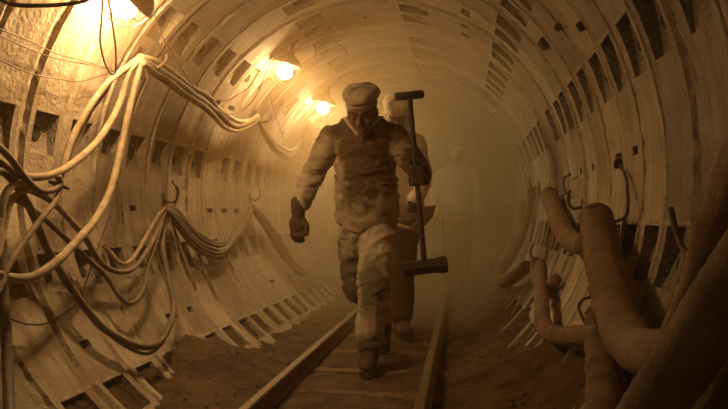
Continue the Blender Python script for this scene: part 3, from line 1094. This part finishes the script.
def person(name, pos, label, P, jacket, trousers, cap_mat, voxel=.009, group=None, scarf=False):
    hs = P.get('hs', 1.0)
    hc = V3(P['head'])
    HM = Matrix.Translation(hc) @ Matrix.Rotation(math.radians(P.get('turn', 0)), 4, 'Z') @ Matrix.Rotation(math.radians(P['tilt']), 4, 'X') @ Matrix.Scale(hs, 4)
    sh, hp = V3(P['sh']), V3(P['hip'])
    bodyp = tprims(HEAD, HM, hs)
    neck0 = HM @ V3((0, .03, -.05))
    bodyp += [('c', neck0, sh + V3((0, .01, .02)), .056 * hs, .066), ('e', sh.lerp(hp, .22), (.165, .10, .16)), ('e', sh.lerp(hp, .6), (.145, .095, .18)), ('e', hp, (.15, .10, .11)),
              ('c', sh + V3((-.15, 0, -.01)), sh + V3((.15, 0, -.01)), .055, .055)]
    for s in ('L', 'R'):
        a, e, wv = [V3(q) for q in P['arm' + s]]
        bodyp += [('c', a, e, .050, .040), ('c', e, wv, .040, .029), ('c', wv, wv + (wv - e).normalized() * .05, .029, .026)]
        h, k, an = [V3(q) for q in P['leg' + s]]
        bodyp += [('c', h, k, .080, .056), ('c', k, an, .056, .040), ('c', an, an + V3(P.get('toe' + s, (0, -.10, -.06))), .036, .03)]
    root = sculpt(name, bodyp, M['skin'], None, min(voxel, .0075) if voxel < .011 else voxel * .8, 3)
    root.location = pos
    tag(root, label, 'person', group)
    # jacket
    jp = [('e', sh.lerp(hp, .12), (.205, .135, .15)), ('e', sh.lerp(hp, .35), (.195, .145, .20)), ('e', sh.lerp(hp, .55), (.196, .148, .20)), ('e', sh.lerp(hp, .75), (.200, .152, .19)), ('e', hp + V3((0, 0, .02)), (.204, .155, .16)),
          ('c', sh + V3((-.145, 0, -.015)), sh + V3((.145, 0, -.015)), .082, .082), ('e', sh + V3((0, 0, .045)), (.155, .10, .080)), ('e', sh + V3((0, -.03, .03)), (.11, .10, .05))]
    for s in ('L', 'R'):
        a, e, wv = [V3(q) for q in P['arm' + s]]
        d = (wv - e).normalized()
        jp += [('c', a, e, .080, .066), ('c', e, wv - d * .01, .066, .056)]
    j = sculpt('jacket', jp, jacket, root, voxel, 3, P.get('fold', .013) * .85, 7.5, seed=len(label))
    # collar wings
    bm = bmesh.new()
    cb = sh + V3((0, 0, .085))
    for s in (-1, 1):
        pts = [cb + V3((s * .105, .0, .012)), cb + V3((s * .098, -.075, -.002)), cb + V3((s * .066, -.135, -.045)), cb + V3((s * .008, -.155, -.115))]
        tube(bm, spline(pts, 5), lambda t: .019 - .006 * t, 8, flat=.5, wob=.1)
    link('collar', bm, M['cap'], j)
    # trousers
    tp = [('e', hp + V3((0, 0, -.02)), (.172, .130, .13))]
    for s in ('L', 'R'):
        h, k, an = [V3(q) for q in P['leg' + s]]
        tp += [('c', h, k, .112, .098), ('c', k, an + V3((0, 0, .05)), .094, P.get('cuffr', .086))]
    sculpt('trousers', tp, trousers, root, voxel, 3, P.get('fold', .013) * .8, 7, seed=3.3)
    for s in ('L', 'R'):
        h, k, an = [V3(q) for q in P['leg' + s]]
        boot(root, an + V3((0, 0, .0)), P.get('head' + s, 0), P.get('pitch' + s, 0), voxel=max(.008, voxel * .8))
    make_cap(root, HM, cap_mat)
    # short hair under the cap and eyebrows
    bm = bmesh.new()
    b_ell(bm, (0, .022, .030), (.080, .090, .060))
    for v in bm.verts: v.co = HM @ v.co
    bmesh.ops.delete(bm, geom=[v for v in bm.verts if (HM.inverted() @ v.co).y < -.02], context='VERTS')
    link('hair', bm, M['hair'], root)
    for s in (-1, 1):
        bm = bmesh.new()
        tube(bm, [HM @ V3((s * .014, -.0975, .034)), HM @ V3((s * .030, -.094, .040)), HM @ V3((s * .050, -.080, .036))], .0045 * hs, 6)
        link('eyebrow', bm, M['hair'], root)
    return root, HM


def gp(px, Y):
    q = at(px, 300, Y)
    return V3((q.x, Y, max(0.0, ground(q.x, Y))))


# ---- leading man
p1 = gp(362, 4.15)
P1 = dict(head=(.008, -.045, 1.535), tilt=30, turn=-4, hs=1.06, sh=(0, .09, 1.43), hip=(0, .25, .92), fold=.021, cuffr=.080,
          armL=[(-.200, .09, 1.40), (-.325, .12, 1.18), (-.380, .03, 1.000)],
          armR=[(.195, .09, 1.40), (.330, .10, 1.20), (.362, -.10, 1.165)],
          legL=[(-.085, .27, .82), (-.075, .34, .48), (.055, .66, .21)], pitchL=34, toeL=(0, -.08, -.10),
          legR=[(.072, .22, .82), (.058, .08, .50), (.035, .06, .13)], pitchR=0, headR=4, headL=0)
m1, HM1 = person('person', p1, 'man in a soiled white jacket and cap walking head down, carrying a long sledgehammer upright', P1,
                 M['jacket'], M['trousers'], M['cap'], .009)
# gloves
gl = sculpt('glove', hand_hang((-.390, .015, .978), 1.12), M['glove'], m1, .0055, 2, .003, 30)
tb = V3((.297, -.20, 1.595)); bb = V3((.380, -.235, .680))
S = lambda z: tb.lerp(bb, (tb.z - z) / (tb.z - bb.z))
pr = [('c', (.362, -.075, 1.165), (.368, -.120, 1.160), .050, .046), ('e', S(1.155) + V3((.040, .040, 0)), (.036, .042, .056))]
for k, z in enumerate((1.196, 1.168, 1.140, 1.114)):
    c = S(z)
    r = .0150 if k < 3 else .0135
    q = [c + V3((.052, .012, .0)), c + V3((.034, -.030, -.002)), c + V3((-.012, -.033, -.004)), c + V3((-.034, -.006, -.006)), c + V3((-.026, .018, -.006))]
    for a, b in zip(q[:-1], q[1:]): pr.append(('c', a, b, r, r * .96, 10))
c = S(1.215)
q = [c + V3((.050, .030, -.03)), c + V3((.026, .030, .004)), c + V3((-.014, .028, .014)), c + V3((-.030, .004, .016))]
for a, b in zip(q[:-1], q[1:]): pr.append(('c', a, b, .0165, .0145, 10))
sculpt('glove', pr, M['glove'], m1, .0055, 2, .003, 30)
# jacket flap edge and buttons

# ---- sledgehammer
root = empty('sledgehammer', p1 + bb)
tag(root, 'long dark sledgehammer with a wooden crosspiece on top, held upright in the leading man\'s glove', 'hammer')
ax = (tb - bb).normalized()
bm = bmesh.new()
tube(bm, spline([V3((0, 0, 0)), (tb - bb) * .35, (tb - bb) * .7, tb - bb], 6), lambda t: .0165 - .002 * math.sin(t * 3), 12)
link('shaft', bm, M['wood'], root)
bm = bmesh.new()
side = V3((1, .12, .13)).normalized()
tube(bm, [side * t for t in (-.125, -.118, -.085, -.06, -.035, .035, .06, .09, .118, .125)], lambda t: (.036 if t < .02 or t > .98 else (.046 if (t < .3 or t > .7) else .040)), 8)
for v in bm.verts: v.co -= ax * .03
link('hammer_head', bm, M['tool'], root, smooth=False)
bm = bmesh.new()
cr = V3((1, .1, .10)).normalized()
tube(bm, [(tb - bb) + cr * t + ax * .01 for t in (-.082, -.076, 0, .07, .082)], lambda t: .020 + .006 * t if .01 < t < .99 else .015, 12)
link('crosspiece', bm, M['wood'], root)

# ---- second man close behind
p2 = gp(394, 5.4)
P2 = dict(head=(.025, -.02, 1.70), tilt=40, turn=5, hs=1.02, sh=(.02, .03, 1.50), hip=(.03, .05, .98), fold=.012,
          armL=[(-.17, .03, 1.48), (-.24, .05, 1.22), (-.16, -.15, 1.06)],
          armR=[(.175, .03, 1.47), (.215, .08, 1.20), (.16, -.16, 1.02)],
          legL=[(-.07, .08, .88), (-.09, .16, .52), (-.11, .42, .18)], pitchL=25, toeL=(0, -.08, -.09),
          legR=[(.085, .05, .88), (.07, -.02, .50), (.055, .04, .13)], headR=25)
m2, HM2 = person('person', p2, 'man in a pale jacket, light hood and dark trousers following close behind the first', P2,
                 M['jacket_pale'], M['trousers_dark'], M['cap'], .012)
hoodp = [('e', (0, .03, .045), (.094, .100, .115)), ('c', (-.06, .05, -.05), (.06, .05, -.05), .062, .062), ('e', (0, .05, -.09), (.11, .085, .06))]
sculpt('hood', tprims(hoodp, HM2, 1.02), M['cap'], m2, .010, 3, .008, 16)
for s, wv in ((1, (-.15, -.17, 1.04)), (-1, (.15, -.18, 1.00))):
    wv = V3(wv)
    pr = [('e', wv + V3((0, -.02, -.01)), (.042, .045, .034))]
    for k in range(4):
        b = wv + V3((s * (-.006), -.035, .018 - k * .018))
        pr += [('c', b + V3((-.03 * s, .01, 0)), b + V3((.004 * s, -.018, 0)), .0115, .011, 8), ('c', b + V3((.004 * s, -.018, 0)), b + V3((.028 * s, .004, 0)), .011, .010, 8)]
    pr += [('c', wv + V3((0, -.01, .03)), wv + V3((.02 * s, -.05, .034)), .013, .011, 8)]
    sculpt('glove', pr, M['glove'], m2, .007, 2)

# short-handled shovel in the second man's hand
a = at(398, 225, 5.12); b = at(419, 232, 5.05)
root = empty('shovel', a)
tag(root, 'small shovel with a pale wooden handle held by the second man', 'shovel')
bm = bmesh.new()
tube(bm, [V3((0, 0, 0)), (b - a) * .5, b - a], .014, 10)
link('handle', bm, M['wood_pale'], root)
bm = bmesh.new()
o0 = at(417, 224, 5.10) - a
pts = [at(x, y, 5.10) - a for x, y in ((415, 221), (421, 207), (436, 205), (433, 217), (425, 226))]
f0 = [bm.verts.new(p) for p in pts]
f1 = [bm.verts.new(p + V3((0, .006, 0))) for p in pts]
bm.faces.new(f0); bm.faces.new(f1[::-1])
for k in range(5): bm.faces.new((f0[k], f0[(k + 1) % 5], f1[(k + 1) % 5], f1[k]))
tube(bm, [V3((0, 0, 0)) + (b - a) * .55, o0 + V3((0.02, 0, 0.02))], .010, 8)
link('blade', bm, M['aggregate'], root, smooth=False)

# ---- third man, barely visible in the haze
p3 = gp(457, 8.7)
P3 = dict(head=(0, -.02, 1.66), tilt=15, hs=1.0, sh=(0, .04, 1.47), hip=(0, .08, .95), fold=.012,
          armL=[(-.19, .04, 1.45), (-.26, .06, 1.18), (-.24, -.08, .96)],
          armR=[(.19, .04, 1.45), (.26, .06, 1.18), (.26, -.05, .93)],
          legL=[(-.08, .08, .86), (-.08, .02, .49), (-.08, .0, .13)],
          legR=[(.08, .10, .86), (.08, .18, .50), (.08, .38, .18)], pitchR=25, toeR=(0, -.08, -.09))
m3, HM3 = person('person', p3, 'third man faintly visible in the haze beyond the hammer, wearing a light cap', P3, M['jacket_pale'], M['trousers_dark'], M['cap'], .016)
sculpt('glove', hand_hang((-.24, -.08, .95), 1.0, 1), M['glove'], m3, .008, 2)
sculpt('glove', hand_hang((.26, -.05, .92), 1.0, -1), M['glove'], m3, .008, 2)
